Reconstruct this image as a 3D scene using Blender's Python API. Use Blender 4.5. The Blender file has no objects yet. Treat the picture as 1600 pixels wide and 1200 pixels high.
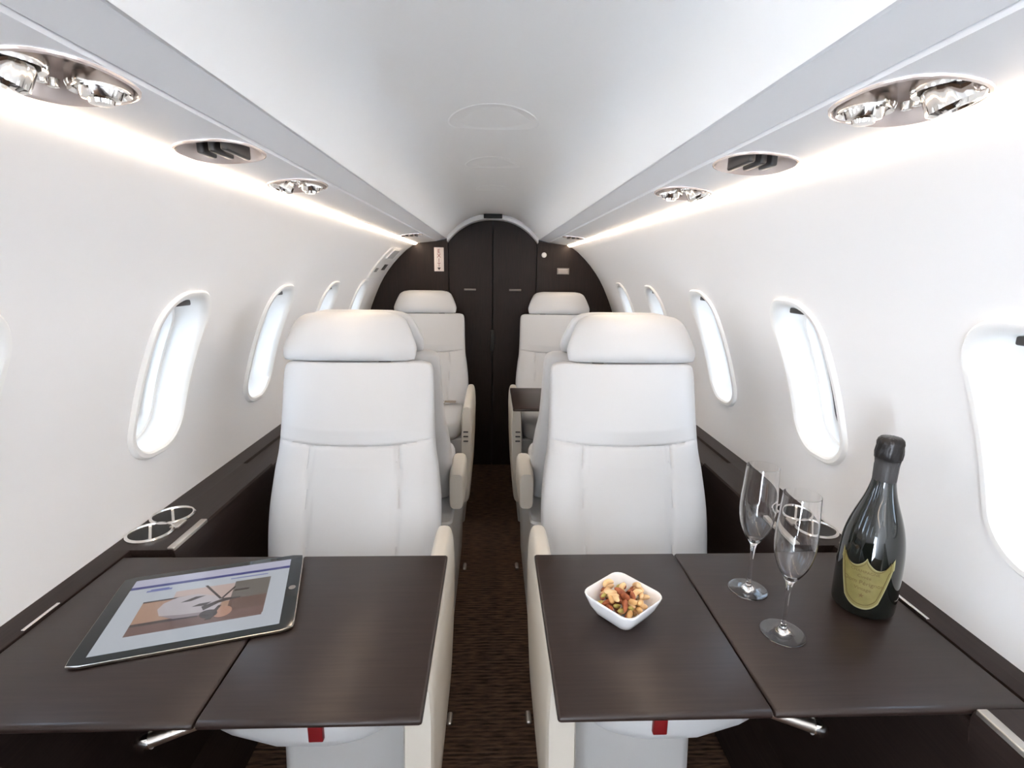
import bpy, bmesh, math, random
from mathutils import Vector, Matrix
random.seed(7)
S = bpy.context.scene
C = S.collection
PI = math.pi
CAMZ = 1.22

# ------------------------------------------------------------------ materials
def srgb(r, g, b):
    f = lambda c: (c/255/12.92) if c/255 <= .04045 else ((c/255+.055)/1.055)**2.4
    return (f(r), f(g), f(b), 1)

def mat(name, col, rough=.5, metal=0, **kw):
    m = bpy.data.materials.new(name); m.use_nodes = True
    b = m.node_tree.nodes['Principled BSDF']
    b.inputs['Base Color'].default_value = col
    b.inputs['Roughness'].default_value = rough
    b.inputs['Metallic'].default_value = metal
    for k, v in kw.items():
        b.inputs[k.replace('_', ' ')].default_value = v
    return m

def add_noise(m, scale=(1, 1, 1), nscale=50, c1=None, c2=None, bump=0, dist=.001, detail=4, rough_var=None):
    nt = m.node_tree; N = nt.nodes; L = nt.links; b = N['Principled BSDF']
    tc = N.new('ShaderNodeTexCoord'); mp = N.new('ShaderNodeMapping'); no = N.new('ShaderNodeTexNoise')
    mp.inputs['Scale'].default_value = scale
    no.inputs['Scale'].default_value = nscale; no.inputs['Detail'].default_value = detail
    L.new(tc.outputs['Object'], mp.inputs[0]); L.new(mp.outputs[0], no.inputs['Vector'])
    if c1 is not None:
        r = N.new('ShaderNodeValToRGB')
        r.color_ramp.elements[0].position = .3; r.color_ramp.elements[1].position = .7
        r.color_ramp.elements[0].color = c1; r.color_ramp.elements[1].color = c2
        L.new(no.outputs['Fac'], r.inputs[0]); L.new(r.outputs[0], b.inputs['Base Color'])
    if bump:
        bp = N.new('ShaderNodeBump'); bp.inputs['Strength'].default_value = bump; bp.inputs['Distance'].default_value = dist
        L.new(no.outputs['Fac'], bp.inputs['Height']); L.new(bp.outputs[0], b.inputs['Normal'])
    return m

M = {}
M['wall'] = add_noise(mat('wall_liner', srgb(241, 240, 239), .55), nscale=400, bump=.08, dist=.0005)
M['ceil'] = add_noise(mat('ceiling_liner', srgb(252, 252, 251), .6), nscale=500, bump=.08, dist=.0005)
M['panel'] = add_noise(mat('service_panel', srgb(230, 230, 231), .5), nscale=500, bump=.05, dist=.0004)
M['plastic'] = add_noise(mat('window_surround', srgb(244, 243, 240), .35), nscale=30, bump=.02)
M['leather'] = add_noise(mat('white_leather', srgb(199, 199, 199), .42), nscale=600, bump=.12, dist=.0006, detail=6)
M['leather_b'] = add_noise(mat('cream_leather', srgb(203, 196, 184), .42), nscale=600, bump=.12, dist=.0006, detail=6)
M['shell'] = add_noise(mat('seat_shell', srgb(182, 181, 179), .45), nscale=200, bump=.05)
M['wood'] = add_noise(mat('dark_veneer', srgb(70, 58, 55), .36), scale=(1.2, 26, 26), nscale=9,
                      c1=srgb(37, 27, 24), c2=srgb(46, 35, 31), bump=.03, dist=.0003, detail=8)
M['wood_y'] = add_noise(mat('ledge_veneer', srgb(66, 55, 52), .36), scale=(26, 1.2, 26), nscale=9,
                        c1=srgb(34, 26, 24), c2=srgb(47, 37, 34), bump=.05, dist=.0003, detail=8)
M['bulk'] = add_noise(mat('bulkhead_veneer', srgb(60, 48, 46), .4), scale=(26, 26, 1.2), nscale=9,
                      c1=srgb(30, 22, 19), c2=srgb(42, 31, 27), bump=.04, dist=.0003, detail=8)
for k_ in ('wood_y', 'bulk'):
    M[k_].node_tree.nodes['Principled BSDF'].inputs['Specular IOR Level'].default_value = .22
M['wood'].node_tree.nodes['Principled BSDF'].inputs['Specular IOR Level'].default_value = .40
M['black'] = add_noise(mat('black_gap', (.008, .008, .008, 1), .6), nscale=50, bump=.02)
M['darkgrey'] = add_noise(mat('dark_grey_plastic', srgb(60, 58, 58), .4), nscale=80, bump=.02)
M['chrome'] = add_noise(mat('chrome', (.82, .80, .77, 1), .12, 1), nscale=20, bump=.01)
M['satin'] = add_noise(mat('satin_metal', (.62, .58, .53, 1), .3, 1), nscale=60, bump=.02)
M['shade'] = add_noise(mat('pearl_bezel', srgb(222, 208, 200), .2, .35), nscale=20, bump=.01)
M['red'] = add_noise(mat('red_tab', srgb(120, 10, 16), .5), nscale=300, bump=.1)
M['gasket'] = add_noise(mat('window_gasket', srgb(50, 52, 55), .5), nscale=80, bump=.02)
M['porcelain'] = add_noise(mat('white_porcelain', srgb(240, 240, 240), .12), nscale=20, bump=.01)
M['belt'] = add_noise(mat('belt_webbing', srgb(150, 140, 128), .7), scale=(1, 1, 1), nscale=500, bump=.3)
M['greyplate'] = add_noise(mat('grey_plate', srgb(125, 120, 116), .4), nscale=80, bump=.02)
M['white'] = add_noise(mat('sign_white', srgb(225, 215, 210), .4), nscale=80, bump=.02)
M['signred'] = add_noise(mat('sign_red', srgb(130, 20, 30), .4), nscale=80, bump=.02)
M['signdark'] = add_noise(mat('sign_dark', srgb(40, 25, 22), .4), nscale=80, bump=.02)

# carpet: woven rows across the aisle
def carpet():
    m = bpy.data.materials.new('woven_carpet'); m.use_nodes = True
    nt = m.node_tree; N = nt.nodes; L = nt.links; b = N['Principled BSDF']; b.inputs['Roughness'].default_value = .95
    b.inputs['Specular IOR Level'].default_value = .1
    tc = N.new('ShaderNodeTexCoord'); mp = N.new('ShaderNodeMapping'); mp.inputs['Scale'].default_value = (14, 90, 1)
    no = N.new('ShaderNodeTexNoise'); no.inputs['Scale'].default_value = 1.6; no.inputs['Detail'].default_value = 6
    w = N.new('ShaderNodeTexWave'); w.bands_direction = 'Y'; w.inputs['Scale'].default_value = 24; w.inputs['Distortion'].default_value = 1.2
    w.inputs['Detail'].default_value = 3
    L.new(tc.outputs['Object'], mp.inputs[0]); L.new(mp.outputs[0], no.inputs['Vector']); L.new(tc.outputs['Object'], w.inputs['Vector'])
    mx = N.new('ShaderNodeMath'); mx.operation = 'MULTIPLY_ADD'; mx.inputs[1].default_value = .16
    L.new(w.outputs['Fac'], mx.inputs[0]); L.new(no.outputs['Fac'], mx.inputs[2])
    r = N.new('ShaderNodeValToRGB'); r.color_ramp.elements[0].position = .38; r.color_ramp.elements[1].position = .78
    r.color_ramp.elements[0].color = srgb(46, 34, 27); r.color_ramp.elements[1].color = srgb(108, 84, 68)
    L.new(mx.outputs[0], r.inputs[0]); L.new(r.outputs[0], b.inputs['Base Color'])
    bp = N.new('ShaderNodeBump'); bp.inputs['Strength'].default_value = .6; bp.inputs['Distance'].default_value = .003
    L.new(mx.outputs[0], bp.inputs['Height']); L.new(bp.outputs[0], b.inputs['Normal'])
    return m
M['carpet'] = carpet()

def emis(name, col, s):
    m = bpy.data.materials.new(name); m.use_nodes = True
    b = m.node_tree.nodes['Principled BSDF']
    b.inputs['Base Color'].default_value = (.05, .05, .05, 1); b.inputs['Roughness'].default_value = .15
    b.inputs['Emission Color'].default_value = col; b.inputs['Emission Strength'].default_value = s
    return m
M['led'] = emis('led_diffuser', (1, .80, .61, 1), 11)

def pane_mat():
    m = bpy.data.materials.new('window_glass'); m.use_nodes = True
    nt = m.node_tree; N = nt.nodes; L = nt.links
    out = N['Material Output']; N.remove(N['Principled BSDF'])
    t = N.new('ShaderNodeBsdfTransparent'); t.inputs['Color'].default_value = (.60, .625, .655, 1); g = N.new('ShaderNodeBsdfGlossy'); g.inputs['Roughness'].default_value = .02
    f = N.new('ShaderNodeFresnel'); f.inputs['IOR'].default_value = 1.35; x = N.new('ShaderNodeMixShader')
    L.new(f.outputs[0], x.inputs[0]); L.new(t.outputs[0], x.inputs[1]); L.new(g.outputs[0], x.inputs[2]); L.new(x.outputs[0], out.inputs[0])
    return m
M['pane'] = pane_mat()
M['crystal'] = mat('clear_crystal', (1, 1, 1, 1), 0, 0, Transmission_Weight=1, IOR=1.48)
M['bottle'] = add_noise(mat('dark_green_glass', srgb(16, 20, 17), .05, 0, Coat_Weight=.6), nscale=20, bump=.01)
M['foil'] = add_noise(mat('dark_foil', srgb(52, 50, 50), .32, .6), nscale=90, bump=.5, dist=.002)
M['label'] = add_noise(mat('label_paper', srgb(176, 160, 84), .6), nscale=60, c1=srgb(112, 102, 54), c2=srgb(128, 118, 66))
M['ink'] = add_noise(mat('label_ink', srgb(92, 74, 30), .6), nscale=60, bump=.02)
M['edge'] = add_noise(mat('label_edge', srgb(150, 143, 104), .6), nscale=60, bump=.02)

# ------------------------------------------------------------------ helpers
def build(name, verts, faces, m, parent=None, smooth=True, loc=None, mats=None, fm=None, merge=False, sharp=None):
    me = bpy.data.meshes.new(name); me.from_pydata([tuple(v) for v in verts], [], faces)
    for x in (mats or [m]): me.materials.append(x)
    if fm: me.polygons.foreach_set('material_index', fm)
    bm = bmesh.new(); bm.from_mesh(me)
    if merge: bmesh.ops.remove_doubles(bm, verts=bm.verts, dist=1e-5)
    bmesh.ops.recalc_face_normals(bm, faces=bm.faces)
    bm.to_mesh(me); bm.free()
    if smooth:
        me.shade_smooth()
        me.set_sharp_from_angle(angle=math.radians(sharp or 40))
    o = bpy.data.objects.new(name, me); C.objects.link(o)
    if parent: o.parent = parent
    if loc: o.location = loc
    return o

def tag(o, label=None, cat=None, group=None, kind=None):
    if label: o['label'] = label
    if cat: o['category'] = cat
    if group: o['group'] = group
    if kind: o['kind'] = kind
    return o
def empty(name, loc=(0, 0, 0), rz=0):
    o = bpy.data.objects.new(name, None); C.objects.link(o); o.location = loc; o.rotation_euler = (0, 0, rz)
    o.empty_display_size = .05
    return o
def copy_tree(o, parent=None):
    c = o.copy(); C.objects.link(c)
    if parent: c.parent = parent
    for ch in list(o.children): copy_tree(ch, c)
    return c

class G:   # geometry collector
    def __init__(s): s.v = []; s.f = []; s.m = []
    def add(s, v, f, mi=0):
        n = len(s.v); s.v += [tuple(p) for p in v]; s.f += [tuple(i+n for i in q) for q in f]; s.m += [mi]*len(f); return s
    def loft(s, rings, closed=True, caps=True, mi=0):
        n = len(rings[0]); v = [p for r in rings for p in r]; f = []
        for i in range(len(rings)-1):
            for j in range(n if closed else n-1):
                k = (j+1) % n
                f.append((i*n+j, i*n+k, (i+1)*n+k, (i+1)*n+j))
        if caps:
            f.append(tuple(range(n))); f.append(tuple((len(rings)-1)*n+j for j in reversed(range(n))))
        return s.add(v, f, mi)
    def lathe(s, prof, n=48, c=(0, 0, 0), mi=0, caps=True):
        return s.loft([[(c[0]+max(r, 1e-5)*math.cos(2*PI*j/n), c[1]+max(r, 1e-5)*math.sin(2*PI*j/n), c[2]+z) for j in range(n)] for r, z in prof], caps=caps, mi=mi)
    def box(s, a, b, mi=0, bev=0, seg=3):
        bm = bmesh.new(); bmesh.ops.create_cube(bm, size=1)
        for v in bm.verts: v.co = Vector([(a[i]+b[i])/2 + v.co[i]*abs(b[i]-a[i]) for i in range(3)])
        if bev: bmesh.ops.bevel(bm, geom=bm.edges[:], offset=bev, segments=seg, affect='EDGES', profile=.5)
        bm.verts.index_update()
        s.add([v.co.copy() for v in bm.verts], [[v.index for v in f.verts] for f in bm.faces], mi); bm.free(); return s
    def tube(s, pts, r, n=12, mi=0, closed=False):
        pts = [Vector(p) for p in pts]; rings = []; up = Vector((0, 0, 1)); m = len(pts)
        for i, p in enumerate(pts):
            if closed: d = pts[(i+1) % m]-pts[i-1]
            else: d = pts[min(i+1, m-1)]-pts[max(i-1, 0)]
            d.normalize(); a = d.cross(up)
            if a.length < 1e-3: a = d.cross(Vector((1, 0, 0)))
            a.normalize(); b = d.cross(a); rr = r[i] if isinstance(r, (list, tuple)) else r
            rings.append([p+a*rr*math.cos(2*PI*j/n)+b*rr*math.sin(2*PI*j/n) for j in range(n)])
        if closed: rings.append(rings[0])
        return s.loft(rings, caps=not closed, mi=mi)
    def xf(s, mtx): s.v = [tuple(mtx @ Vector(p)) for p in s.v]; return s
    def obj(s, name, m, parent=None, **k):
        if isinstance(m, list): return build(name, s.v, s.f, None, parent, mats=m, fm=s.m, **k)
        return build(name, s.v, s.f, m, parent, **k)

def interp(tab, x):
    if x <= tab[0][0]: return tab[0][1]
    for i in range(len(tab)-1):
        a, b = tab[i], tab[i+1]
        if x <= b[0]:
            # catmull-rom (non-uniform tangents)
            p0 = tab[max(i-1, 0)]; p3 = tab[min(i+2, len(tab)-1)]
            h = b[0]-a[0]; t = (x-a[0])/h
            m0 = (b[1]-p0[1])/(b[0]-p0[0]) if b[0] != p0[0] else 0
            m1 = (p3[1]-a[1])/(p3[0]-a[0])
            return (2*t**3-3*t*t+1)*a[1]+(t**3-2*t*t+t)*h*m0+(-2*t**3+3*t*t)*b[1]+(t**3-t*t)*h*m1
    return tab[-1][1]

WT = [(0, .62), (.2, .70), (.42, .762), (.65, .786), (.82, .770), (.92, .746), (1.02, .712), (1.12, .668), (1.17, .641), (1.22, .607), (1.27, .566), (1.32, .516), (1.35, .478), (1.372, .444)]
W = lambda z: interp(WT, z)
Y0, Y1 = -2.0, 3.12
YB = 3.10

def rrect(a, b, r, th):
    """distance from the centre to a rounded rectangle outline (half sizes a, b; radius r) at angle th"""
    c, s = abs(math.cos(th)), abs(math.sin(th))
    t = min(a/c if c > 1e-9 else 9, b/s if s > 1e-9 else 9)
    x, y = t*c, t*s
    if x > a-r and y > b-r:
        cx, cy = a-r, b-r
        k = c*cx+s*cy; q = k*k-(cx*cx+cy*cy-r*r)
        t = k+math.sqrt(max(q, 0))
    return t

def cell(g, u0, u1, v0, v1, cu, cv, rad, nu, nv, fmap, rings=8):
    """a rectangle in (u,v) with a hole round (cu,cv) whose outline is rad(theta); fmap takes (u,v) to space"""
    per = []
    for i in range(nu): per.append((u0+(u1-u0)*i/nu, v0))
    for i in range(nv): per.append((u1, v0+(v1-v0)*i/nv))
    for i in range(nu): per.append((u1-(u1-u0)*i/nu, v1))
    for i in range(nv): per.append((u0, v1-(v1-v0)*i/nv))
    R = []
    for k in range(rings+1):
        t = k/rings; ring = []
        for (u, v) in per:
            th = math.atan2(v-cv, u-cu); h = rad(th)
            hu, hv = cu+h*math.cos(th), cv+h*math.sin(th)
            ring.append(fmap(u+(hu-u)*t, v+(hv-v)*t))
        R.append(ring)
    g.loft(R, caps=False)

# ------------------------------------------------------------------ side walls and windows
YL = .637-.51*3-.255   # unseen opening added in the left wall forward of this, to light the ceiling
WC = {-1: [.637+.51*k for k in range(-3, 5)], 1: [.602+.51*k for k in range(-4, 5)]}
ZA, ZB = .72, 1.24
ZC = .982
AW, BW, RW = .100, .188, .082
wn = 0
def win_pt(side, cy, a, b, r, th, d, dz=0):
    t = rrect(a, b, r, th); y = cy+t*math.cos(th); z = ZC+dz+t*math.sin(th)
    return (side*(W(z)+d), y, z)
for side, sn in ((-1, 'left'), (1, 'right')):
    g = G(); fm = lambda u, v: (side*W(v), u, v)
    cells = [c for c in WC[side]]
    ya_ = YL if side < 0 else Y0
    ys = [] if side < 0 else [Y0]
    for c in cells:
        cell(g, c-.255, c+.255, ZA, ZB, c, ZC, lambda th: rrect(AW-.004, BW-.004, RW, th), 16, 20, fm)
        ys += [c-.255+.51*i/16 for i in range(16)]
    ys += [cells[-1]+.255, Y1]
    def sheet(yy, zz):
        g.loft([[fm(y, z) for y in yy] for z in zz], closed=False, caps=False)
    zs = [ZA+(ZB-ZA)*i/20 for i in range(21)]
    if side > 0: sheet([Y0, cells[0]-.255], zs)
    else: sheet([Y0, YL], [.93+(1.372-.93)*i/16 for i in range(17)])   # wall kept above the added light opening
    if cells[-1]+.255 < Y1: sheet([cells[-1]+.255, Y1], zs)
    sheet(ys, [ZB+(1.372-ZB)*i/12 for i in range(13)])
    sheet(ys, [ZA*i/14 for i in range(15)])
    o = g.obj('wall_'+sn, M['wall'], merge=True); tag(o, 'white curved cabin side wall on the %s' % sn, 'wall', kind='structure')
    N = 96
    for c in cells:
        wn += 1
        th = [2*PI*j/N for j in range(N)]
        spec = [(AW, BW, RW, .0015, 0), (AW-.001, BW-.001, RW, -.005, 0), (AW-.005, BW-.005, RW-.004, -.009, 0), (AW-.013, BW-.013, RW-.01, -.009, 0),
                (AW-.018, BW-.018, RW-.014, -.004, 0), (AW-.020, BW-.020, RW-.016, .010, 0), (AW-.022, BW-.023, RW-.018, .040, .001),
                (AW-.024, BW-.027, RW-.018, .060, .002), (AW-.029, BW-.031, RW-.02, .062, .003), (AW-.030, BW-.036, RW-.02, .088, .006)]
        w = G().loft([[win_pt(side, c, a, b, r, t, d, dz) for t in th] for a, b, r, d, dz in spec], caps=False)
        wo = w.obj('window_%d' % wn, M['plastic'])
        tag(wo, 'oval cabin window in a raised white surround on the %s wall' % sn, 'window', kind='structure')
        a, b, r = AW-.030, BW-.036, RW-.02
        gk = G().loft([[win_pt(side, c, a-e, b-e, r, t, d, .006) for t in th] for e, d in ((0, .087), (.004, .087), (.005, .094), (0, .096))], caps=False)
        gk.obj('gasket', M['gasket'], wo)
        w2 = G().loft([[win_pt(side, c, a-e, b-e, r, t, d, .006) for t in th] for e, d in ((.003, .095), (.003, .118))], caps=False)
        w2.obj('outer_reveal', M['plastic'], wo)
        G().add([win_pt(side, c, a, b, r, t, .108, .006) for t in th] + [(side*(W(ZC)+.108), c, ZC+.006)],
                [(j, (j+1) % N, N) for j in range(N)]).obj('pane', M['pane'], wo)
        zt = ZC+BW-.030; x = W(zt)+.022
        G().box((side*(x-.012), c-.026, zt-.004), (side*(x+.014), c+.026, zt+.008), bev=.003).obj('shade_latch', M['darkgrey'], wo)

# ------------------------------------------------------------------ ceiling, service panels, floor
def vault(x, half=.266, top=.312, edge=.178):
    return CAMZ+edge+(top-edge)*max(0, 1-abs(x/half)**2.3)**.9
N = 40
vx = [-.266*math.cos(PI*i/N) for i in range(N+1)]
g = G()
prof = [(-.2735, CAMZ+.198), (-.2685, CAMZ+.196)] + [(x, vault(x)) for x in vx] + [(.2685, CAMZ+.196), (.2735, CAMZ+.198)]
g.loft([[(x, y, z) for x, z in prof] for y in (Y0, Y1)], closed=False, caps=False)
tag(g.obj('ceiling', M['ceil'], sharp=30), 'pale vaulted cabin ceiling', 'ceiling', kind='structure')
PSU_Y = [.507, .785, 1.075, 2.5]
PB0, PB1 = (.3275, CAMZ+.1635), (.438, CAMZ+.1515)
def psu_rad(sgn):
    def f(th):
        return (abs(math.cos(th)/.066)**2.5+abs(math.sin(th)/.0500)**2.5)**(-1/2.5)
    return f
PR = psu_rad(1)
PCX = .3800
def panel_pt(side, u, v, up=0):
    t = (v-PB0[0])/(PB1[0]-PB0[0]); z = PB0[1]+(PB1[1]-PB0[1])*t
    return (side*v, u, z+up)
for side, sn, k in ((-1, 'left', 1), (1, 'right', 2)):
    g = G()
    pr = [(.2735, CAMZ+.198), (.2725, CAMZ+.184), (.2740, CAMZ+.180), (.2765, CAMZ+.1795), (.3235, CAMZ+.167), (.3250, CAMZ+.168), (.3255, CAMZ+.1715), (.3265, CAMZ+.1715), (.3275, CAMZ+.1635)]
    g.loft([[(side*x, y, z) for x, z in pr] for y in (Y0, Y1)], closed=False, caps=False)
    y = Y0
    for c in PSU_Y:
        g.loft([[panel_pt(side, u, v) for v in (PB0[0], PB1[0])] for u in (y, c-.11)], closed=False, caps=False)
        cell(g, c-.11, c+.11, PB0[0], PB1[0], c, PCX, PR, 20, 10, lambda u, v: panel_pt(side, u, v), rings=4)
        y = c+.11
    g.loft([[panel_pt(side, u, v) for v in (PB0[0], PB1[0])] for u in (y, Y1)], closed=False, caps=False)
    tag(g.obj('trim_%d' % k, M['panel'], smooth=False), 'white overhead service panel along the %s side' % sn, 'trim', kind='structure')

tag(G().box((-.7, Y0, -.05), (.7, Y1+.1, 0)).obj('floor', M['carpet'], smooth=False), 'dark brown woven carpet floor', 'floor', kind='structure')

# LED strips, in two lengths per side with a joint
for side, sn in ((-1, 'left'), (1, 'right')):
    for (a, b, w_) in ((Y0, .585, 'near'), (.589, 3.095, 'far')):
        pf = [(.4385, .1500), (.4385, .1560), (.4545, .1560), (.4580, .1490), (.4545, .1415), (.4465, .1425)]
        o = G().loft([[(side*x, y, CAMZ+z) for x, z in pf] for y in (a, b)]).obj('led_strip', M['led'], sharp=30)
        if w_ == 'near': tag(o, 'short glowing strip light nearest the viewer on the %s wall' % sn, 'light')
        else: tag(o, 'long glowing strip light running to the dark bulkhead on the %s' % sn, 'light')

# passenger service units; the slotted kind holds no reading light
def psu(side, kind):
    root = empty('ceiling_service_unit')
    tnb = 40; th = [2*PI*j/tnb for j in range(tnb)]
    rad = PR
    rings = []
    for s_, up in ((1.03, -.0004), (1.02, -.0022), (.98, -.003), (.94, .000), (.90, .010), (.80, .018), (.55, .022), (.2, .023)):
        rings.append([panel_pt(side, rad(t)*s_*math.cos(t), PCX+rad(t)*s_*math.sin(t), up) for t in th])
    G().loft(rings, caps=False).add(rings[-1], [tuple(range(tnb))]).obj('bezel', M['shade'], root)
    zc = CAMZ+.158
    if kind != 'slots':
        bx, by = side*(PCX+.018), -.034
        r = [(.030, .018), (.032, .004), (.030, -.001), (.026, .001)]
        G().lathe(r, 32, (bx, by, zc), caps=False).obj('socket_ring', M['chrome'], root)
        n = 48; rg = []
        for rr, z in ((.019, .012), (.0215, .006), (.0215, -.012), (.018, -.016), (.012, -.0165), (.010, -.012), (.004, -.011)):
            rg.append([(rr*(1+(.05 if (j//2) % 2 and z < .01 and z > -.013 else 0))*math.cos(2*PI*j/n), rr*(1+(.05 if (j//2) % 2 and z < .01 and z > -.013 else 0))*math.sin(2*PI*j/n), z) for j in range(n)])
        G().loft(rg).xf(Matrix.Translation((bx, by, zc)) @ Matrix.Rotation(side*-.35, 4, 'Y') @ Matrix.Rotation(-.15, 4, 'X')).obj('reading_light', M['chrome'], root)
    if kind == 'slots':
        for k in range(3):
            x = side*(PCX-.022+.022*k)
            G().box((x-.005, -.040+.012*k, zc-.006), (x+.005, .030-.004*k, zc+.016), bev=.003).obj('air_slot', M['darkgrey'], root)
        return root
    ax, ay = side*(PCX-.012), .034
    G().lathe([(.024, .018), (.026, .003), (.0245, -.001), (.021, .002)], 32, (ax, ay, zc), caps=False).obj('socket_ring', M['chrome'], root)
    G().lathe([(.003, -.011), (.010, -.0105), (.011, -.007), (.0155, -.006), (.019, .001), (.020, .008), (.015, .016)], 32, (ax, ay, zc)).obj('air_nozzle', M['chrome'], root)
    for q in range(2):
        G().lathe([(.002, -.004), (.005, -.003), (.006, .004)], 16, (side*(PCX+.024-.03*q*0), .012+.014*q, zc+.004)).obj('button', M['chrome'], root)
    return root
for side, sn in ((-1, 'left'), (1, 'right')):
    for y, kd, wh in ((PSU_Y[0], 'light', 'large chrome reading light and air vent nearest the viewer'), (PSU_Y[1], 'slots', 'second overhead chrome unit with dark slots'),
                      (PSU_Y[2], 'light', 'third overhead chrome reading light'), (PSU_Y[3], 'slots', 'small overhead slotted unit next to the dark bulkhead')):
        p = psu(side, kd); p.location = (0, y, 0)
        tag(p, '%s above the %s strip light' % (wh, sn), 'reading light', 'overhead service units')

# round ceiling panels
for y, r, wh in ((1.165, .095, 'largest round flush disc in the ceiling, nearest the viewer'), (1.62, .083, 'second round flush disc along the ceiling'), (2.1, .07, 'farthest faint round disc in the ceiling')):
    zc = vault(0)
    n = 64; rings = []
    for s_, dz in ((1, .002), (1, -.0004), (.985, -.0010), (.95, -.0010), (.94, -.0006), (.2, -.0006)):
        rings.append([(r*s_*math.cos(2*PI*j/n), y+r*s_*math.sin(2*PI*j/n), vault(r*s_*math.cos(2*PI*j/n))+dz) for j in range(n)])
    tag(G().loft(rings).obj('ceiling_speaker', M['ceil']), wh, 'speaker', 'round discs in the ceiling')

# ------------------------------------------------------------------ bulkhead and doors
def outline_top(x):
    x = abs(x)
    if x <= .266: return vault(x)
    if x <= .3275: return CAMZ+.178+(.1635-.178)*(x-.266)/(.0615)
    if x <= .444: return CAMZ+.1635+(.152-.1635)*(x-.3275)/.1165
    return None
g = G()
for side in (-1, 1):
    pts = [(x, outline_top(x)) for x in [.262, .266, .3275, .444]]
    pts += [(W(z), z) for z in [1.372-i*.04 for i in range(1, 34)] if z > 0] + [(W(0), 0), (.262, 0)]
    f = [(side*x, YB, z) for x, z in pts]; b = [(side*x, YB+.03, z) for x, z in pts]
    g.loft([f, b])
bk = g.obj('wall_back', M['bulk'], smooth=False); tag(bk, 'dark brown veneered rear bulkhead beside the doors', 'bulkhead', kind='structure')
# unseen forward bulkhead behind the viewer, added to cut light from the front
g = G()
for side in (-1, 1):
    pts = [(x, outline_top(x)) for x in [.0005, .1, .19, .22, .266, .3275, .444]]
    pts += [(W(z), z) for z in [1.372-i*.04 for i in range(1, 34)] if z > 0] + [(W(0), 0), (.0005, 0)]
    g.loft([[(side*x, Y0, z) for x, z in pts], [(side*x, Y0+.03, z) for x, z in pts]])
tag(g.obj('wall_front', M['panel'], smooth=False), 'unseen white forward bulkhead added to cut front light', 'bulkhead', kind='structure')
for i, side in enumerate((-1, 1)):
    xs = [.004+(.2585-.004)*k/14 for k in range(15)]
    pts = [(x, outline_top(x)) for x in xs]+[(.2585, 0), (.004, 0)]
    o = G().loft([[(side*x, YB+.012, z) for x, z in pts], [(side*x, YB+.035, z) for x, z in pts]]).obj('door_%d' % (i+1), M['bulk'], smooth=False)
    tag(o, 'dark %s leaf of the rear cabin door' % ('left' if side < 0 else 'right'), 'door', kind='structure')
    xc = side*.135
    G().box((xc-.036, YB+.004, CAMZ-.118), (xc+.036, YB+.014, CAMZ-.106), bev=.003).obj('handle', M['greyplate'], o)
    if side < 0:
        G().box((-.012, YB+.0, CAMZ-.48), (.012, YB+.014, CAMZ-.35), bev=.004).obj('pull_bar', M['black'], o)
tag(G().box((-.7, YB+.04, 0), (.7, YB+.06, 1.6)).obj('wall_rear_backing', M['black'], smooth=False), kind='structure')
# arch trim
n = 40; xs = [-.262*math.cos(PI*i/n) for i in range(n+1)]
def archring(off, y): return [(x*(1-off*.25), y, vault(x)-off) for x in xs]
g = G()
ro = [archring(-.0, YB-.001), archring(-.0, YB-.07), archring(.010, YB-.075), archring(.026, YB-.07), archring(.028, YB-.001)]
g.loft(ro, closed=False, caps=False)
tag(g.obj('trim_3', M['panel']), 'white arched trim above the rear doors', 'trim', kind='structure')
tag(G().box((-.052, YB-.105, CAMZ+.287), (.052, YB-.074, CAMZ+.309), bev=.003).obj('ceiling_sensor', M['black']), 'small black rectangular box at the top of the white arch', 'sensor')

# exit sign
def text_mesh(s, size, m, parent, loc, rot=(0, 0, 0), name='lettering', fn=None, ext=.0003, align='CENTER'):
    cu = bpy.data.curves.new('t', 'FONT'); cu.body = s; cu.size = size; cu.align_x = align; cu.align_y = 'CENTER'; cu.extrude = ext
    to = bpy.data.objects.new('t', cu); C.objects.link(to)
    bpy.context.view_layer.update()
    dg = bpy.context.evaluated_depsgraph_get(); me = bpy.data.meshes.new_from_object(to.evaluated_get(dg))
    bpy.data.objects.remove(to); bpy.data.curves.remove(cu)
    if fn:
        bm = bmesh.new(); bm.from_mesh(me)
        bmesh.ops.triangulate(bm, faces=bm.faces)
        for v in bm.verts: v.co = fn(v.co)
        bm.to_mesh(me); bm.free()
    me.materials.clear(); me.materials.append(m)
    o = bpy.data.objects.new(name, me); C.objects.link(o); o.parent = parent; o.location = loc; o.rotation_euler = rot
    return o
sg = G().box((-.028, -.004, -.068), (.028, .004, .068), bev=.002).obj('exit_sign', M['white'], loc=(-.314, YB-.0045, CAMZ+.060))
tag(sg, 'small upright white exit sign with red letters on the dark bulkhead', 'sign')
for k, ch in enumerate('EXIT'):
    text_mesh(ch, .032, M['signred'], sg, (0, -.0045, .046-.026*k), (PI/2, 0, 0))
G().add([(-.010, -.0046, -.046), (.010, -.0046, -.046), (0, -.0046, -.062), (-.010, -.0042, -.046), (.010, -.0042, -.046), (0, -.0042, -.062)],
        [(0, 1, 2), (5, 4, 3), (0, 3, 4, 1), (1, 4, 5, 2), (2, 5, 3, 0)]).obj('arrow', M['signdark'], sg, smooth=False)
dt = G().lathe([(.001, .010), (.009, .010), (.014, .007), (.0155, 0)], 32).xf(Matrix.Rotation(PI/2, 4, 'X')).obj('wall_button', M['porcelain'], loc=(.302, YB-.0005, CAMZ+.094))
tag(dt, 'small round white button on the dark bulkhead, right of the doors', 'button')
pl = G().box((-.036, -.003, -.018), (.036, .003, .018), bev=.0015).obj('placard', M['greyplate'], loc=(.417, YB-.0035, CAMZ+.002))
tag(pl, 'grey rectangular placard on the dark bulkhead above the right seat', 'placard')
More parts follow.
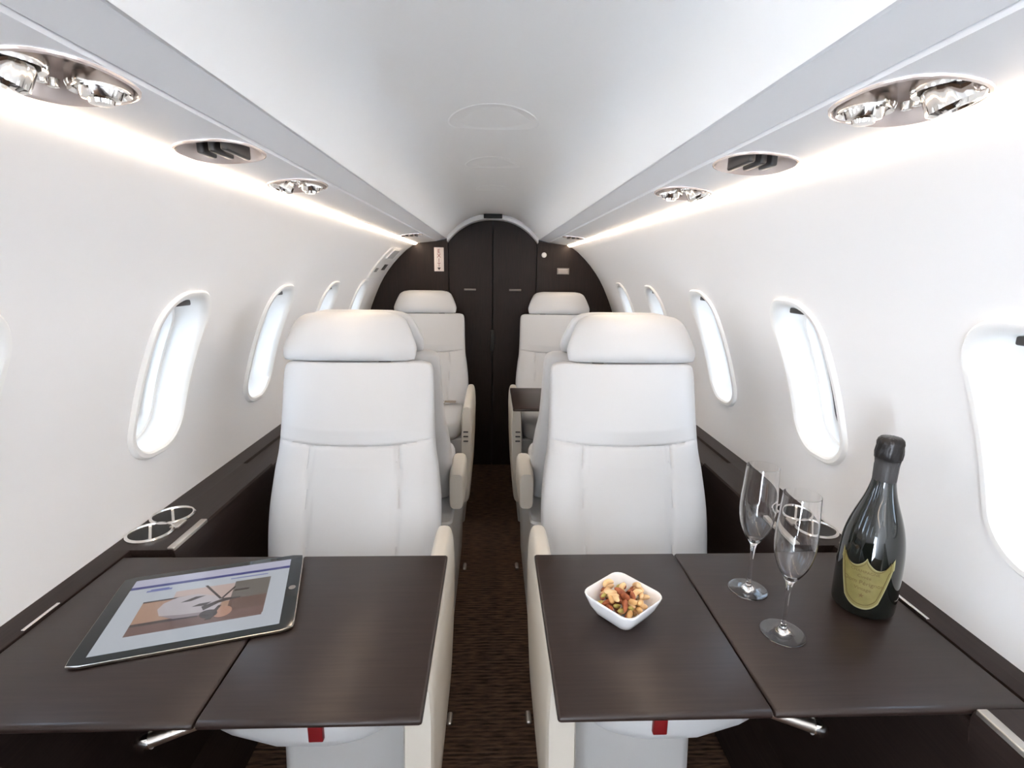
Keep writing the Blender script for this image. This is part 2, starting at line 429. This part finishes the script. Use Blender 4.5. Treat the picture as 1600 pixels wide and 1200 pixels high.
for k in range(3):
    G().box((-.028, -.0036, .009-.009*k-.0012), (.028, -.0028, .009-.009*k+.0012)).obj('printed_line', M['white'], pl, smooth=False)

# emergency exit cover on left wall
def wallpatch(y0, y1, z0, z1, d, side=-1, n=10, inset=0):
    r = []
    for i in range(n+1):
        z = z0+(z1-z0)*i/n
        r.append([(side*(W(z)-d), y0, z), (side*(W(z)-d), y1, z)])
    return r
hx = empty('exit_handle_panel', (0, 0, 0))
tag(hx, 'white emergency exit handle cover on the left wall near the bulkhead', 'exit handle')
def slab(y0, y1, z0, z1, d0, d1, side=-1, n=10):
    rings = []
    for i in range(n+1):
        z = z0+(z1-z0)*i/n
        rings.append([(side*(W(z)-d0), y0, z), (side*(W(z)-d0), y1, z), (side*(W(z)-d1), y1-.006, z), (side*(W(z)-d1), y0+.006, z)])
    return G().loft(rings)
slab(2.66, 2.96, 1.175, 1.325, -.002, .010).obj('cover', M['plastic'], hx)
slab(2.73, 2.89, 1.275, 1.315, .009, .018).obj('pull_handle', M['porcelain'], hx)
slab(2.84, 2.92, 1.215, 1.245, .009, .014).obj('grip_recess', M['darkgrey'], hx)
slab(2.70, 2.76, 1.205, 1.225, .009, .013).obj('latch', M['greyplate'], hx)

# ------------------------------------------------------------------ side ledges
LZ = .652; PZ = .6365
def ledge(side, sn):
    root = empty('side_ledge', (side*.72, 1, 0))
    tag(root, 'dark veneer side ledge with twin cup holders along the %s wall' % sn, 'side ledge')
    o0 = (side*-.72, -1, 0)
    def sec(y, pz, step=0):
        rim = .738
        p = [(W(.60)+.003, .60), (W(.3)+.003, .3), (.60, .02), (.655, .02), (.664, .30), (.660, .52), (.6535, .60), (.648, pz-.012), (.650, pz-.004), (.654, pz), (.735, pz), (.738, max(pz, LZ-.001)), (.742, LZ), (W(LZ)+.004, LZ)]
        return [(side*x-side*.72, y-1, z) for x, z in p]
    ys = [(YL if side < 0 else Y0, LZ), (.5545, LZ), (.555, PZ), (.9755, PZ), (.976, LZ), (1.46, LZ), (1.462, LZ-.008), (2.086, LZ-.008), (2.087, PZ), (2.493, PZ), (2.494, LZ-.008), (YB-.002, LZ-.008)]
    G().loft([sec(y, z) for y, z in ys]).obj('body', M['wood_y'], root, sharp=25)
    # upper raised pad beyond the cup holders
    for a, b in ((-.25, .5525), (.9785, 1.105)):
        G().box((side*.6505-side*.72, a-1, LZ-.012), (side*.6655-side*.72, b-1, LZ+.004), bev=.002).obj('edge_strip', M['satin'], root)
    for cy in (1.043, 1.124):
        c = (side*(.7395-.72), cy-1, LZ)
        G().lathe([(.046, .0), (.046, .004), (.0435, .0065), (.040, .0065), (.0385, .003), (.0385, .001)], 56, c, caps=False).obj('cup_ring', M['chrome'], root)
        w = G().lathe([(.0385, .0012), (.0001, .0008)], 56, c, caps=False).obj('cup_well', M['black'], root)
        G().box((-.003, -.036, LZ+.0015), (.003, .036, LZ+.0045), bev=.001).xf(Matrix.Translation((c[0], c[1], 0)) @ Matrix.Rotation(-side*.56, 4, 'Z')).obj('cup_glint', M['chrome'], w)  # chrome bar stands in for the reflection on the cup's back
    # metal bridge between rings on the aisle side
    G().box((side*(.703-.72)-.010, .065, LZ-.001), (side*(.703-.72)+.010, .100, LZ+.005), bev=.002).obj('ring_bridge', M['satin'], root)
    G().box((side*(.741-.72)-.003, -.265, LZ-.001), (side*(.741-.72)+.003, -.195, LZ+.002), bev=.001).obj('table_latch', M['chrome'], root)
    return root
ledge(-1, 'left'); ledge(1, 'right')

# ------------------------------------------------------------------ folding tables
def table(side, y0=.558, y1=.955, label=''):
    cx = side*.41; root = empty('folding_table', (cx, y0, 0)); tag(root, label, 'table', 'dark veneer tables')
    def leaf(xa, xb, name, flip=False):
        r = .0085; n = 5; pts = []
        # profile in (y,z): rounded near and far edges
        zt, zb = LZ-.001, PZ+.0015
        h = (zt-zb)/2; zm = (zt+zb)/2
        for i in range(9):
            a = PI/2+PI*i/8; pts.append((h+h*math.cos(a)*1.1, zm+h*math.sin(a)))
        L_ = y1-y0
        for i in range(9):
            a = -PI/2+PI*i/8; pts.append((L_-h+h*math.cos(a)*.6, zm+h*math.sin(a)))
        xs = [(xa, .0), (xa+.0012, 0)] 
        ra = []
        lo, hi = min(xa, xb), max(xa, xb)
        def ring(x, s_):
            return [(side*x-cx, p[0]*s_+(1-s_)*L_/2, zm+(p[1]-zm)*(1-(1-s_)*30)) for p in pts]
        rings = [ring(lo, 1-.012), ring(lo+.001, 1-.005), ring(lo+.004, 1), ring(hi-.002, 1), ring(hi-.0008, 1-.003), ring(hi, 1-.008)]
        return G().loft(rings).obj(name, M['wood'], root, sharp=50)
    leaf(.089, .3775, 'inner_leaf'); leaf(.3805, .7335, 'outer_leaf')
    # support arm and pull rod beneath the leaves
    G().box((side*.20-cx, .10, PZ-.018), (side*.60-cx, .30, PZ+.001), bev=.004).obj('support_arm', M['darkgrey'], root)
    g = G(); g.tube([(side*.40-cx, .115, .560), (side*.44-cx, .10, .550), (side*.505-cx, .085, .536)], [.008, .009, .011], 14)
    g.box((side*.40-cx-.008, .105, .553), (side*.40-cx+.008, .125, PZ-.014))
    lv = g.obj('release_lever', M['satin'], root)
    G().tube([(side*.500-cx, .086, .537), (side*.512-cx, .083, .5345), (side*.520-cx, .081, .533)], [.013, .0135, .007], 16).obj('lever_tip', M['chrome'], lv)
    return root
table(-1, label='dark folding table holding the tablet, left of the aisle')
table(1, label='dark folding table holding the bottle and glasses, right of the aisle')
table(1, 2.09, 2.49, 'distant dark folding table in front of the far right seat')

# ------------------------------------------------------------------ seats
def seat_parts(s, mid=False):
    """s=+1: aisle armrest at local +x. seat faces -Y, origin on the floor under the backrest foot"""
    P = []
    def lean(z): return .0+(z-.50)*.345 if z > .40 else -.0345
    # --- backrest
    Wd = [(.44, .205), (.50, .217), (.60, .221), (.70, .212), (.76, .203), (.85, .199), (.93, .197), (.962, .194), (.975, .186), (.980, .172)]
    Td = [(.44, .10), (.55, .125), (.75, .115), (.93, .085), (.970, .070), (.980, .050)]
    n = 150; rings = []
    zsamp = [.44+(.95-.44)*i/150 for i in range(151)]+[.955, .960, .965, .969, .9725, .9755, .978, .980]
    def front(x, z, hw):
        u = x/hw; d = 0
        zy = .785-.013*(1-u*u)*1.0     # yoke seam
        d += .0045*math.exp(-((z-zy)/.0028)**2)
        if z < zy: 
            d += .0028*math.exp(-max(zy-z, 0)/.02)
            xs_ = .112+.006*math.sin((z-.5)*9)
            for q in (-1, 1):
                d += .0050*math.exp(-((x-q*xs_)/.0026)**2)+.0030*math.exp(-((x-q*(xs_-.011))/.0022)**2)
            d -= .010*max(0, 1-(x/.115)**2)*min(1, (zy-z)/.05)*.5
            if abs(x) > .118: d -= .006*math.sin(min(1, (abs(x)-.118)/(hw-.118))*PI)
        else:
            d -= .008*(1-u*u)*min(1, (z-zy)/.04)
        return d
    for z in zsamp:
        hw = interp(Wd, z); t = interp(Td, z); y = lean(z); rg = []
        for j in range(n):
            a = j/n
            if a < .62:   # dense front run
                q = -1+2*a/.62; ang = PI+ (q+1)/2*PI
            else:
                q = (a-.62)/.38; ang = 2*PI+q*PI
            e = .42 if math.sin(ang) < 0 else .5
            cx, sx = math.cos(ang), math.sin(ang)
            if a < .62:
                # near-uniform x spacing with rounded sides
                X = hw*(1 if cx > 0 else -1)*abs(cx)**.75; Yv = -t/2*(abs(sx)**.5)
                Yv += front(X, z, hw)*min(1, abs(sx)*1.6)
            else:
                X = hw*(1 if cx > 0 else -1)*abs(cx)**.6; Yv = t/2*abs(sx)**.5
            rg.append((X, y+t/2+Yv, z))
        rings.append(rg)
    P.append(('backrest', 'leather', G().loft(rings), 60, []))
    # --- headrest pillow
    rings = []; m = 26; hc = -s*.026
    for i in range(m+1):
        v = i/m; z = .979+.126*v
        env = (1-abs(2*v-1)**3.2)**.42 if 0 < v < 1 else .0
        hw = (.177-.040*max(0, v-.25)**1.2/.75**1.2)
        hw = hw*(1-.07*(1-env)) - (.022*(max(0, v-.82)/.18)**2)
        t = .088*(.25+.75*env) if 0 < v < 1 else .02
        y0_ = lean(z)+.035; rg = []
        k = 72
        for j in range(k):
            a = 2*PI*j/k; cx, sx = math.cos(a), math.sin(a)
            X = (hw if env > 0 else hw-.012)*math.copysign(abs(cx)**.62, cx); Yv = t/2*math.copysign(abs(sx)**.75, sx)
            if sx < 0: Yv += .010*env*(-1)*(1-(X/hw)**2)
            rg.append((hc+X, y0_+Yv, z))
        rings.append(rg)
    sub = []
    P.append(('headrest', 'leather', G().loft(rings), 60, [('bracket', 'darkgrey', G().box((s*.07-.016, lean(.98)+.012, .972), (s*.07+.016, lean(.98)+.030, .990), bev=.003)),
        ('post', 'chrome', G().box((hc-.05, lean(.98)+.03, .955), (hc-.03, lean(.98)+.045, 1.0), bev=.002)), ('post', 'chrome', G().box((hc+.03, lean(.98)+.03, .955), (hc+.05, lean(.98)+.045, 1.0), bev=.002))]))
    # --- cushion: rounded, front bowed
    rings = []; k = 80
    for v, sc in ((0, .90), (.04, .95), (.12, .985), (.3, 1), (.6, 1), (.8, .992), (.92, .97), (.98, .93), (1, .87)):
        z = .432+.082*v; rg = []
        for j in range(k):
            a = 2*PI*j/k; cx, sx = math.cos(a), math.sin(a)
            X = .207*math.copysign(abs(cx)**.35, cx); Yv = .215*math.copysign(abs(sx)**.38, sx)
            if sx < 0: Yv = Yv*.80-.085*(1-((X-s*.05)/.24)**2)
            if mid and sx < 0: Yv += .08
            rg.append((X*sc, -.205+Yv*sc, z+(.006*(1-(X/.21)**2) if v > .8 else 0)))
        rings.append(rg)
    P.append(('cushion', 'leather', G().loft(rings), 50, []))
    # --- armrest on the aisle side: rounded slab sweeping down to the skirt
    rings = []; ya, yb = (-.50, -.03) if not mid else (.0, .20)
    for y, sc in ((ya, .80), (ya+.006, .92), (ya+.016, 1), (yb-.05, 1), (yb-.02, .98), (yb-.006, .93), (yb, .8)):
        rg = []; k = 40
        drop = .012*((y-ya)/(yb-ya))**2*0
        for j in range(k):
            a = 2*PI*j/k; cx, sx = math.cos(a), math.sin(a)
            hw = .0255; X = hw*math.copysign(abs(cx)**.55, cx); zz = .5+.5*math.copysign(abs(sx)**.30, sx)
            z0, z1 = (.15 if not mid else .462), (.622 if not mid else .583)+.005*math.sin((y-ya)/(yb-ya)*PI)
            z = z0+(z1-z0)*zz; zc = (z0+z1)/2; z = zc+(z-zc)*(1-(1-sc)*.12)
            xc = .240-.022*max(0, (.45-z)/.45)+.002
            rg.append((s*(xc+X*sc), y, z))
        rings.append(rg)
    ctl = []
    for q in range(0):
        zz = .50-.022*q
        ctl.append(('control_button', 'darkgrey', G().box((s*.232-.011, -.505, zz-.003), (s*.232+.011, -.495, zz+.003), bev=.0015)))
    P.append(('armrest', 'leather_b', G().loft(rings), 50, ctl))
    # --- skirt / base
    g = G(); 
    rings = []
    for z, e in ((.0, .0), (.02, .002), (.30, .0), (.428, -.004), (.434, -.010)):
        xa, xb = s*(-.02-e), s*(.222+e+(.012 if z > .1 else 0)); y0_, y1_ = (-.405 if not mid else -.36)-e, (.25 if not mid else .245)+e; r = .022
        pts = []
        for (cx, cy, a0) in ((max(xa, xb)-r, y1_-r, 0), (min(xa, xb)+r, y1_-r, PI/2), (min(xa, xb)+r, y0_+r, PI), (max(xa, xb)-r, y0_+r, 3*PI/2)):
            for i in range(6): a = a0+PI/2*i/5; pts.append((cx+r*math.cos(a), cy+r*math.sin(a), z))
        rings.append(pts)
    g.loft(rings)
    P.append(('base', 'shell', g, 30, []))
    # red life vest tab and belts
    P.append(('pull_tab', 'red', G().box((s*.070-.012, -.4680, .462), (s*.070+.012, -.4560, .510), bev=.002), 30, []))
    bx = []
    g = G(); pts = []
    for i in range(13):
        u = i/12; pts.append((-.16+.32*u, -.045-.06*math.sin(u*PI)-.01*math.sin(u*9), .524+.010*math.sin(u*PI*3)**2))
    rr = [[(p[0], p[1]-.018, p[2]), (p[0], p[1]+.018, p[2]), (p[0], p[1]+.018, p[2]+.003), (p[0], p[1]-.018, p[2]+.003)] for p in pts]
    g.loft(rr)
    P.append(('seat_belt', 'belt', g, 30, [('buckle', 'chrome', G().box((-.028, -.135, .522), (.028, -.085, .545), bev=.005)),
                                            ('buckle', 'chrome', G().box((.075, -.115, .525), (.105, -.075, .542), bev=.004))]))
    return P
def make_seat(s, mid=False):
    root = empty('cabin_seat')
    for name, m, g, sh, subs in seat_parts(s, mid):
        o = g.obj(name, M[m], root, sharp=sh)
        for sn_, sm, sg_ in subs: sg_.obj(sn_, M[sm], o, sharp=30)
    return root
SX = .355
A = make_seat(1); B = make_seat(-1); A2 = make_seat(1, True); B2 = make_seat(-1, True)
def put(proto, used, x, y, rz, label):
    o = proto if not used else copy_tree(proto)
    o.location = (x, y, 0); o.rotation_euler = (0, 0, rz)
    return tag(o, label, 'seat', 'white leather cabin seats')
put(A, False, -SX, 1.17, 0, 'large white leather seat behind the left table, nearest on the left')
put(B, False, SX, 1.17, 0, 'large white leather seat behind the right table, nearest on the right')
put(B2, False, -SX, 1.74, PI, 'white leather seat backing onto the nearest left seat, mostly hidden')
put(A2, False, SX, 1.74, PI, 'white leather seat backing onto the nearest right seat, mostly hidden')
f1_ = put(A, True, -SX, 2.74, 0, 'small distant white seat against the dark bulkhead on the left')
f2_ = put(B, True, SX, 2.74, 0, 'small distant white seat against the dark bulkhead, behind the far table')

for o, s in ((f1_, 1), (f2_, -1)):   # the far seats show the control buttons on their armrest fronts
    arm = [c for c in o.children if c.name.startswith('armrest')][0]
    for q in range(3):
        zz = .50-.022*q
        G().box((s*.236-.011, -.505, zz-.003), (s*.236+.011, -.495, zz+.003), bev=.0015).obj('control_button', M['darkgrey'], arm)
# floor pedals beside the seat skirts
for x, y, lb in ((-.112, 1.19, 'small metal floor pedal, near, left edge of the aisle'), (.106, 1.19, 'small metal floor pedal, near, right edge of the aisle'),
                 (-.110, 1.94, 'small metal floor pedal, far, left edge of the aisle'), (.108, 1.94, 'small metal floor pedal, far, right edge of the aisle')):
    g = G().box((-.0075, -.020, 0), (.0075, .020, .012), bev=.005)
    tag(g.obj('floor_pedal', M['satin'], loc=(x, y, 0)), lb, 'pedal', 'floor pedals in the aisle')

# ------------------------------------------------------------------ champagne bottle
TZ = LZ-.001
bt = empty('champagne_bottle', (.657, .779, TZ)); tag(bt, 'dark green champagne bottle with a yellow shield label on the right table', 'bottle')
prof = [(.001, .006), (.030, .003), (.041, 0), (.0455, .003), (.0475, .012), (.0480, .05), (.0478, .09), (.0465, .115), (.0435, .138), (.039, .158), (.0335, .176), (.028, .192),
        (.0235, .206), (.0200, .220), (.0175, .234), (.0162, .248), (.0158, .262), (.0155, .285)]
G().lathe([(interp([(i, p[0]) for i, p in enumerate(prof)], i/3), interp([(i, p[1]) for i, p in enumerate(prof)], i/3)) for i in range(3*len(prof)-2)], 72).obj('glass_body', M['bottle'], bt)
n = 60; rings = []
for r, z in ((.0168, .232), (.0172, .236), (.0172, .262), (.0180, .272), (.0196, .276), (.0200, .284), (.0196, .290), (.0188, .296), (.0196, .301), (.0180, .307), (.0145, .3105), (.006, .311), (.001, .311)):
    rings.append([((r+(.0009*math.sin(j*1.7+z*900) if z > .24 else 0))*math.cos(2*PI*j/n), (r+(.0009*math.sin(j*2.3+z*700) if z > .24 else 0))*math.sin(2*PI*j/n), z) for j in range(n)])
G().loft(rings[3:]).obj('foil_cap', M['foil'], bt)
G().loft(rings[:5]).obj('neck_foil', M['darkgrey'], bt)
phi0 = math.atan2(-.779, -.657)-.06   # label turned towards the viewer
def bottle_r(z): return interp([(p[1], p[0]) for p in prof[2:]], z)
def wrap(s_, z, off=.0006):
    a = phi0+s_/.048; r = bottle_r(z)+off
    return Vector((r*math.cos(a), r*math.sin(a), z))
HW = .0415
def zb(u): return .018+.052*abs(u)**2.4+.035*max(0, abs(u)-.6)/.4
def zt(u): return .111-.020*abs(math.sin(PI*abs(u)**.95))**.8+.006*abs(u)
def shield(scale, off, z0=0):
    rows = []; cz = .07
    for i in range(41):
        u = -1+2*i/40; col = []
        b_, t_ = zb(u), zt(u)
        if i in (0, 40): b_ = t_-.02
        for k in range(13):
            z = b_+(t_-b_)*k/12
            col.append(wrap(u*HW*scale, cz+(z-cz)*scale, off))
        rows.append(col)
    return rows
G().loft(shield(1, .0005), closed=False, caps=False).obj('label_border', M['edge'], bt)
lb = G().loft(shield(.94, .0008), closed=False, caps=False).obj('shield_label', M['label'], bt)
rows = shield(.84, .0011)
loop = [c[0] for c in rows]+rows[-1][1:-1]+[c[-1] for c in reversed(rows)]+list(reversed(rows[0]))[1:-1]
G().tube(loop, .00045, 6, closed=True).obj('label_line', M['ink'], lb)
def wfn(zc): 
    return lambda co: wrap(co.x, zc+co.y, .0011+co.z*.2)
for s_, zc, sz in (('CHAMPAGNE', .086, .0068), ('Cuvée', .077, .0075), ('Dom Pérignon', .066, .0098), ('Vintage', .055, .0080)):
    text_mesh(s_, sz, M['ink'], lb, (0, 0, 0), fn=wfn(zc))
st = [wrap((.0045 if i % 2 == 0 else .0018)*math.sin(PI*i/5), .043+(.0045 if i % 2 == 0 else .0018)*math.cos(PI*i/5), .0012) for i in range(10)]
G().add(st+[wrap(0, .043, .0012)], [(i, (i+1) % 10, 10) for i in range(10)]).obj('star', M['ink'], lb)

# ------------------------------------------------------------------ champagne flutes
def flute():
    r = empty('champagne_flute')
    o = [(.0335, .0), (.0340, .0012), (.030, .0022), (.018, .0040), (.009, .007), (.0048, .013), (.0036, .025), (.0034, .060), (.0040, .080), (.0058, .092), (.0120, .102), (.0200, .116), (.0265, .134), (.0298, .155), (.0302, .175), (.0288, .203), (.0268, .2415)]
    i_ = [(.0263, .2417), (.0283, .203), (.0297, .175), (.0293, .155), (.0260, .1345), (.0195, .117), (.0114, .1040), (.004, .099), (.0002, .0985)]
    pts = o+i_
    def dens(p):
        out = []
        for k in range(len(p)-1):
            for q in range(3):
                t = k+q/3; out.append((interp([(j, v[0]) for j, v in enumerate(p)], t), interp([(j, v[1]) for j, v in enumerate(p)], t)))
        out.append(p[-1]); return out
    full = dens(o)+dens(i_)
    G().lathe([(.0002, 0)]+full, 64).obj('crystal', M['crystal'], r, sharp=45)
    return r
f1 = flute(); f1.location = (.474, .825, TZ+.0003); tag(f1, 'empty crystal champagne flute farther from the viewer, left of the other', 'glass', 'champagne flutes')
f2 = copy_tree(f1); f2.location = (.474, .709, TZ+.0003); tag(f2, 'empty crystal champagne flute nearer the viewer, standing in front', 'glass', 'champagne flutes')

# ------------------------------------------------------------------ nut bowl
bw = empty('snack_bowl', (.222, .757, TZ), math.radians(-51)); tag(bw, 'small square white porcelain bowl of mixed nuts on the right table', 'bowl')
def sq(h, r, z, n=64):
    out = []
    for j in range(n):
        a = 2*PI*j/n; t = rrect(h*1.1, h*1.1, r, a); out.append((t*math.cos(a), t*math.sin(a), z))
    return out
G().loft([sq(.022, .012, .0), sq(.0265, .013, .0005), sq(.032, .014, .006), sq(.0395, .016, .020), sq(.0450, .018, .036), sq(.0462, .018, .0405), sq(.0455, .018, .0418), sq(.0437, .017, .0405),
          sq(.0415, .016, .034), sq(.036, .014, .019), sq(.029, .012, .008), sq(.018, .010, .005)]).obj('porcelain', M['porcelain'], bw, sharp=60)
nutm = [add_noise(mat('cashew_skin', srgb(226, 190, 140), .5), nscale=60, c1=srgb(214, 170, 118), c2=srgb(236, 206, 160)),
        add_noise(mat('almond_skin', srgb(150, 82, 48), .55), nscale=90, c1=srgb(122, 58, 34), c2=srgb(170, 96, 56)),
        add_noise(mat('peanut_skin', srgb(205, 160, 100), .5), nscale=60, c1=srgb(190, 140, 84), c2=srgb(220, 180, 124)),
        add_noise(mat('pistachio_skin', srgb(170, 160, 80), .5), nscale=60, c1=srgb(150, 130, 60), c2=srgb(196, 190, 110))]
def nut_mesh(k):
    g = G()
    if k == 0:
        pts = []; rr = []
        for i in range(11):
            a = -1.25+2.5*i/10; pts.append((.0085*math.cos(a), .0105*math.sin(a), 0)); rr.append(.0046*math.sqrt(max(.03, 1-((i-5)/5.2)**2))+.0004*(i/10))
        g.tube(pts, rr, 12)
    elif k == 1:
        g.lathe([(.0002, -.0115), (.002, -.0108), (.0042, -.008), (.0056, -.003), (.0058, .001), (.0045, .006), (.0022, .0098), (.0002, .0118)], 16)
        g.xf(Matrix.Rotation(PI/2, 4, 'X') @ Matrix.Scale(.68, 4, (1, 0, 0)))
    elif k == 2:
        g.lathe([(.0002, -.0078), (.0026, -.007), (.0044, -.004), (.0047, 0), (.0044, .004), (.0026, .007), (.0002, .0078)], 14).xf(Matrix.Rotation(PI/2, 4, 'X'))
    else:
        g.lathe([(.0002, -.0072), (.0022, -.006), (.0036, -.002), (.0036, .002), (.0022, .006), (.0002, .0072)], 12).xf(Matrix.Rotation(PI/2, 4, 'X') @ Matrix.Scale(.85, 4, (1, 0, 0)))
    return g
NN = [('cashew_nut', 'pale curved cashew in the white bowl', 'cashews in the bowl'), ('almond', 'reddish brown almond in the white bowl', 'almonds in the bowl'),
      ('peanut', 'small tan peanut in the white bowl', 'peanuts in the bowl'), ('pistachio_nut', 'small greenish pistachio kernel in the white bowl', 'pistachios in the bowl')]
protos = [None]*4
nuts = []
for L_, (z, R_, cnt) in enumerate(((.0125, .024, 10), (.0205, .033, 19), (.0300, .0405, 28), (.0385, .033, 18))):
    for i in range(cnt):
        rr = R_*math.sqrt((i+.5)/cnt); a = i*2.39996+L_*1.1
        x, y = rr*math.cos(a), rr*math.sin(a)
        k = random.choice((0, 0, 0, 1, 1, 2, 3))
        if protos[k] is None:
            protos[k] = nut_mesh(k).obj(NN[k][0], nutm[k], sharp=80); o = protos[k]
        else:
            o = protos[k].copy(); C.objects.link(o)
        ca, sa = math.cos(math.radians(-51)), math.sin(math.radians(-51))
        zz = z+.004*(1-(rr/.038)**2)+random.uniform(-.001, .001)
        o.location = (.222+x*ca-y*sa, .757+x*sa+y*ca, TZ+zz)
        o.rotation_euler = (random.uniform(-.5, .5), random.uniform(-.5, .5), random.uniform(0, 6.28))
        tag(o, NN[k][1], 'nut', NN[k][2])

# ------------------------------------------------------------------ tablet
tb = empty('tablet', (-.493, .797, TZ+.0002), math.radians(15.5)); tag(tb, 'large black tablet with a lit web page lying on the left table', 'tablet')
TL, TW = .1525, .1145
def rr2(h, v, r, z, n=80):
    out = []
    for j in range(n):
        a = 2*PI*j/n; t = rrect(h, v, r, a); out.append((t*math.cos(a), t*math.sin(a), z))
    return out
G().loft([rr2(TL-.006, TW-.006, .008, 0), rr2(TL-.002, TW-.002, .009, .001), rr2(TL, TW, .010, .0042), rr2(TL, TW, .010, .0064), rr2(TL-.0008, TW-.0008, .010, .0070)]).obj('aluminium_body', M['satin'], tb)
blackglass = add_noise(mat('black_glass', srgb(14, 22, 26), .06), nscale=10, bump=.003)
G().loft([rr2(TL-.0010, TW-.0010, .0095, .0068), rr2(TL-.0010, TW-.0010, .0095, .0074), rr2(TL-.002, TW-.002, .0088, .0077)]).obj('bezel_glass', blackglass, tb)
G().lathe([(.0060, .0076), (.0060, .0081), (.0052, .0081), (.0050, .0078), (.0001, .0078)], 32, (TL-.012, 0, 0), caps=False).obj('home_button', M['greyplate'], tb)
SCH, SCV = .1300, .0985
def em(name, r, g_, b_, s=.25):
    c = srgb(r, g_, b_); m = emis(name, c, s); m.node_tree.nodes['Principled BSDF'].inputs['Base Color'].default_value = (.02, .02, .02, 1); return m
pm = [em('page_white', 205, 212, 222), em('page_header', 205, 205, 228), em('page_blue', 52, 58, 140), em('photo_sky', 215, 190, 182), em('photo_haze', 190, 150, 125),
      em('photo_ground', 120, 88, 80), em('photo_dark', 55, 38, 38), em('fuselage_white', 205, 196, 200), em('fuselage_shade', 160, 145, 150), em('inset_grey', 112, 106, 98), em('inset_brown', 110, 80, 68), em('title_blue', 110, 120, 190), em('nose_tan', 200, 150, 125)]
sc = G(); lay = [0]
def q2(pts, mi):
    """a thin raised polygon of the page at u,v in 0..1"""
    lay[0] += 1; z = .0078+lay[0]*.000012
    n0 = len(pts); sc.add([(-SCH+2*SCH*u, -SCV+2*SCV*v, z) for u, v in pts], [tuple(range(n0))], mi)
def rc(u0, v0, u1, v1, mi): q2([(u0, v0), (u1, v0), (u1, v1), (u0, v1)], mi)
def el(cu, cv, a, b, mi, rot=0, n=28):
    q2([(cu+a*math.cos(2*PI*i/n)*math.cos(rot)-b*math.sin(2*PI*i/n)*math.sin(rot), cv+a*math.cos(2*PI*i/n)*math.sin(rot)+b*math.sin(2*PI*i/n)*math.cos(rot)) for i in range(n)], mi)
rc(0, 0, 1, 1, 0); rc(0, .88, 1, 1, 1); rc(0, .845, 1, .885, 2); rc(.11, .775, .26, .80, 11); rc(.13, .80, .24, .815, 11); rc(.62, .79, .86, .805, 11)
rc(.13, .17, .88, .62, 4); rc(.30, .45, .88, .72, 3); rc(.13, .17, .88, .30, 5); rc(.13, .285, .50, .32, 6)
rc(.13, .605, .40, .625, 6)
rc(.66, .30, .885, .74, 9); rc(.66, .30, .885, .47, 10); rc(.66, .20, .885, .30, 5)
q2([(.24, .48), (.27, .38), (.36, .31), (.50, .30), (.60, .36), (.62, .47), (.56, .56), (.44, .63), (.33, .62), (.26, .56)], 7)
q2([(.27, .38), (.36, .31), (.50, .30), (.60, .36), (.52, .34), (.40, .35)], 8)
q2([(.36, .53), (.44, .59), (.50, .585), (.42, .53)], 6); q2([(.44, .44), (.48, .47), (.55, .475), (.52, .43)], 6)
el(.64, .30, .055, .075, 12); el(.56, .30, .05, .06, 6, .5)
q2([(.47, .74), (.485, .745), (.61, .50), (.595, .495)], 6); q2([(.60, .50), (.66, .66), (.672, .655), (.615, .495)], 6)
q2([(.50, .42), (.62, .50), (.72, .49), (.72, .475), (.60, .44), (.52, .36)], 6); rc(.67, .585, .76, .61, 6)
q2([(.55, .22), (.60, .40), (.62, .40), (.585, .22)], 6)
sc.obj('screen', pm, tb, smooth=False)

# ------------------------------------------------------------------ light, world, camera
w = bpy.data.worlds.new('World'); S.world = w; w.use_nodes = True
bg = w.node_tree.nodes['Background']
# overcast sky above; the lower half is made brighter to light the ceiling
nt = w.node_tree
tc = nt.nodes.new('ShaderNodeTexCoord'); sx = nt.nodes.new('ShaderNodeSeparateXYZ'); mr = nt.nodes.new('ShaderNodeMapRange'); mx = nt.nodes.new('ShaderNodeMix')
mx.data_type = 'RGBA'
mr.inputs['From Min'].default_value = -.12; mr.inputs['From Max'].default_value = .12
nt.links.new(tc.outputs['Generated'], sx.inputs[0]); nt.links.new(sx.outputs['Z'], mr.inputs['Value']); nt.links.new(mr.outputs[0], mx.inputs['Factor'])
mx.inputs['A'].default_value = (13.0, 14.4, 16.2, 1); mx.inputs['B'].default_value = (2.7, 3.4, 4.2, 1)
nt.links.new(mx.outputs['Result'], bg.inputs['Color'])
bg.inputs['Strength'].default_value = 1

cam = bpy.data.cameras.new('Camera'); co = bpy.data.objects.new('Camera', cam); C.objects.link(co); S.camera = co
cam.sensor_width = 36; cam.lens = 36*800/1600; cam.clip_start = .02
p, yw, rl = math.radians(12.45), math.radians(2.28), math.radians(.8)
F = Vector((math.sin(yw)*math.cos(p), math.cos(yw)*math.cos(p), -math.sin(p)))
R = Vector((math.cos(yw), -math.sin(yw), 0)); U = R.cross(F)
R2 = R*math.cos(rl)+U*math.sin(rl); U2 = U*math.cos(rl)-R*math.sin(rl)
mt = Matrix((R2, U2, -F)).transposed().to_4x4(); mt.translation = (0, 0, CAMZ); co.matrix_world = mt
vs = S.view_settings; vs.view_transform = 'Standard'; vs.look = 'None'; vs.gamma = 1; vs.exposure = 1.17; vs.use_curve_mapping = False
S.cycles.max_bounces = 16; S.cycles.diffuse_bounces = 8; S.cycles.transmission_bounces = 12; S.cycles.transparent_max_bounces = 12
S.cycles.use_denoising = True
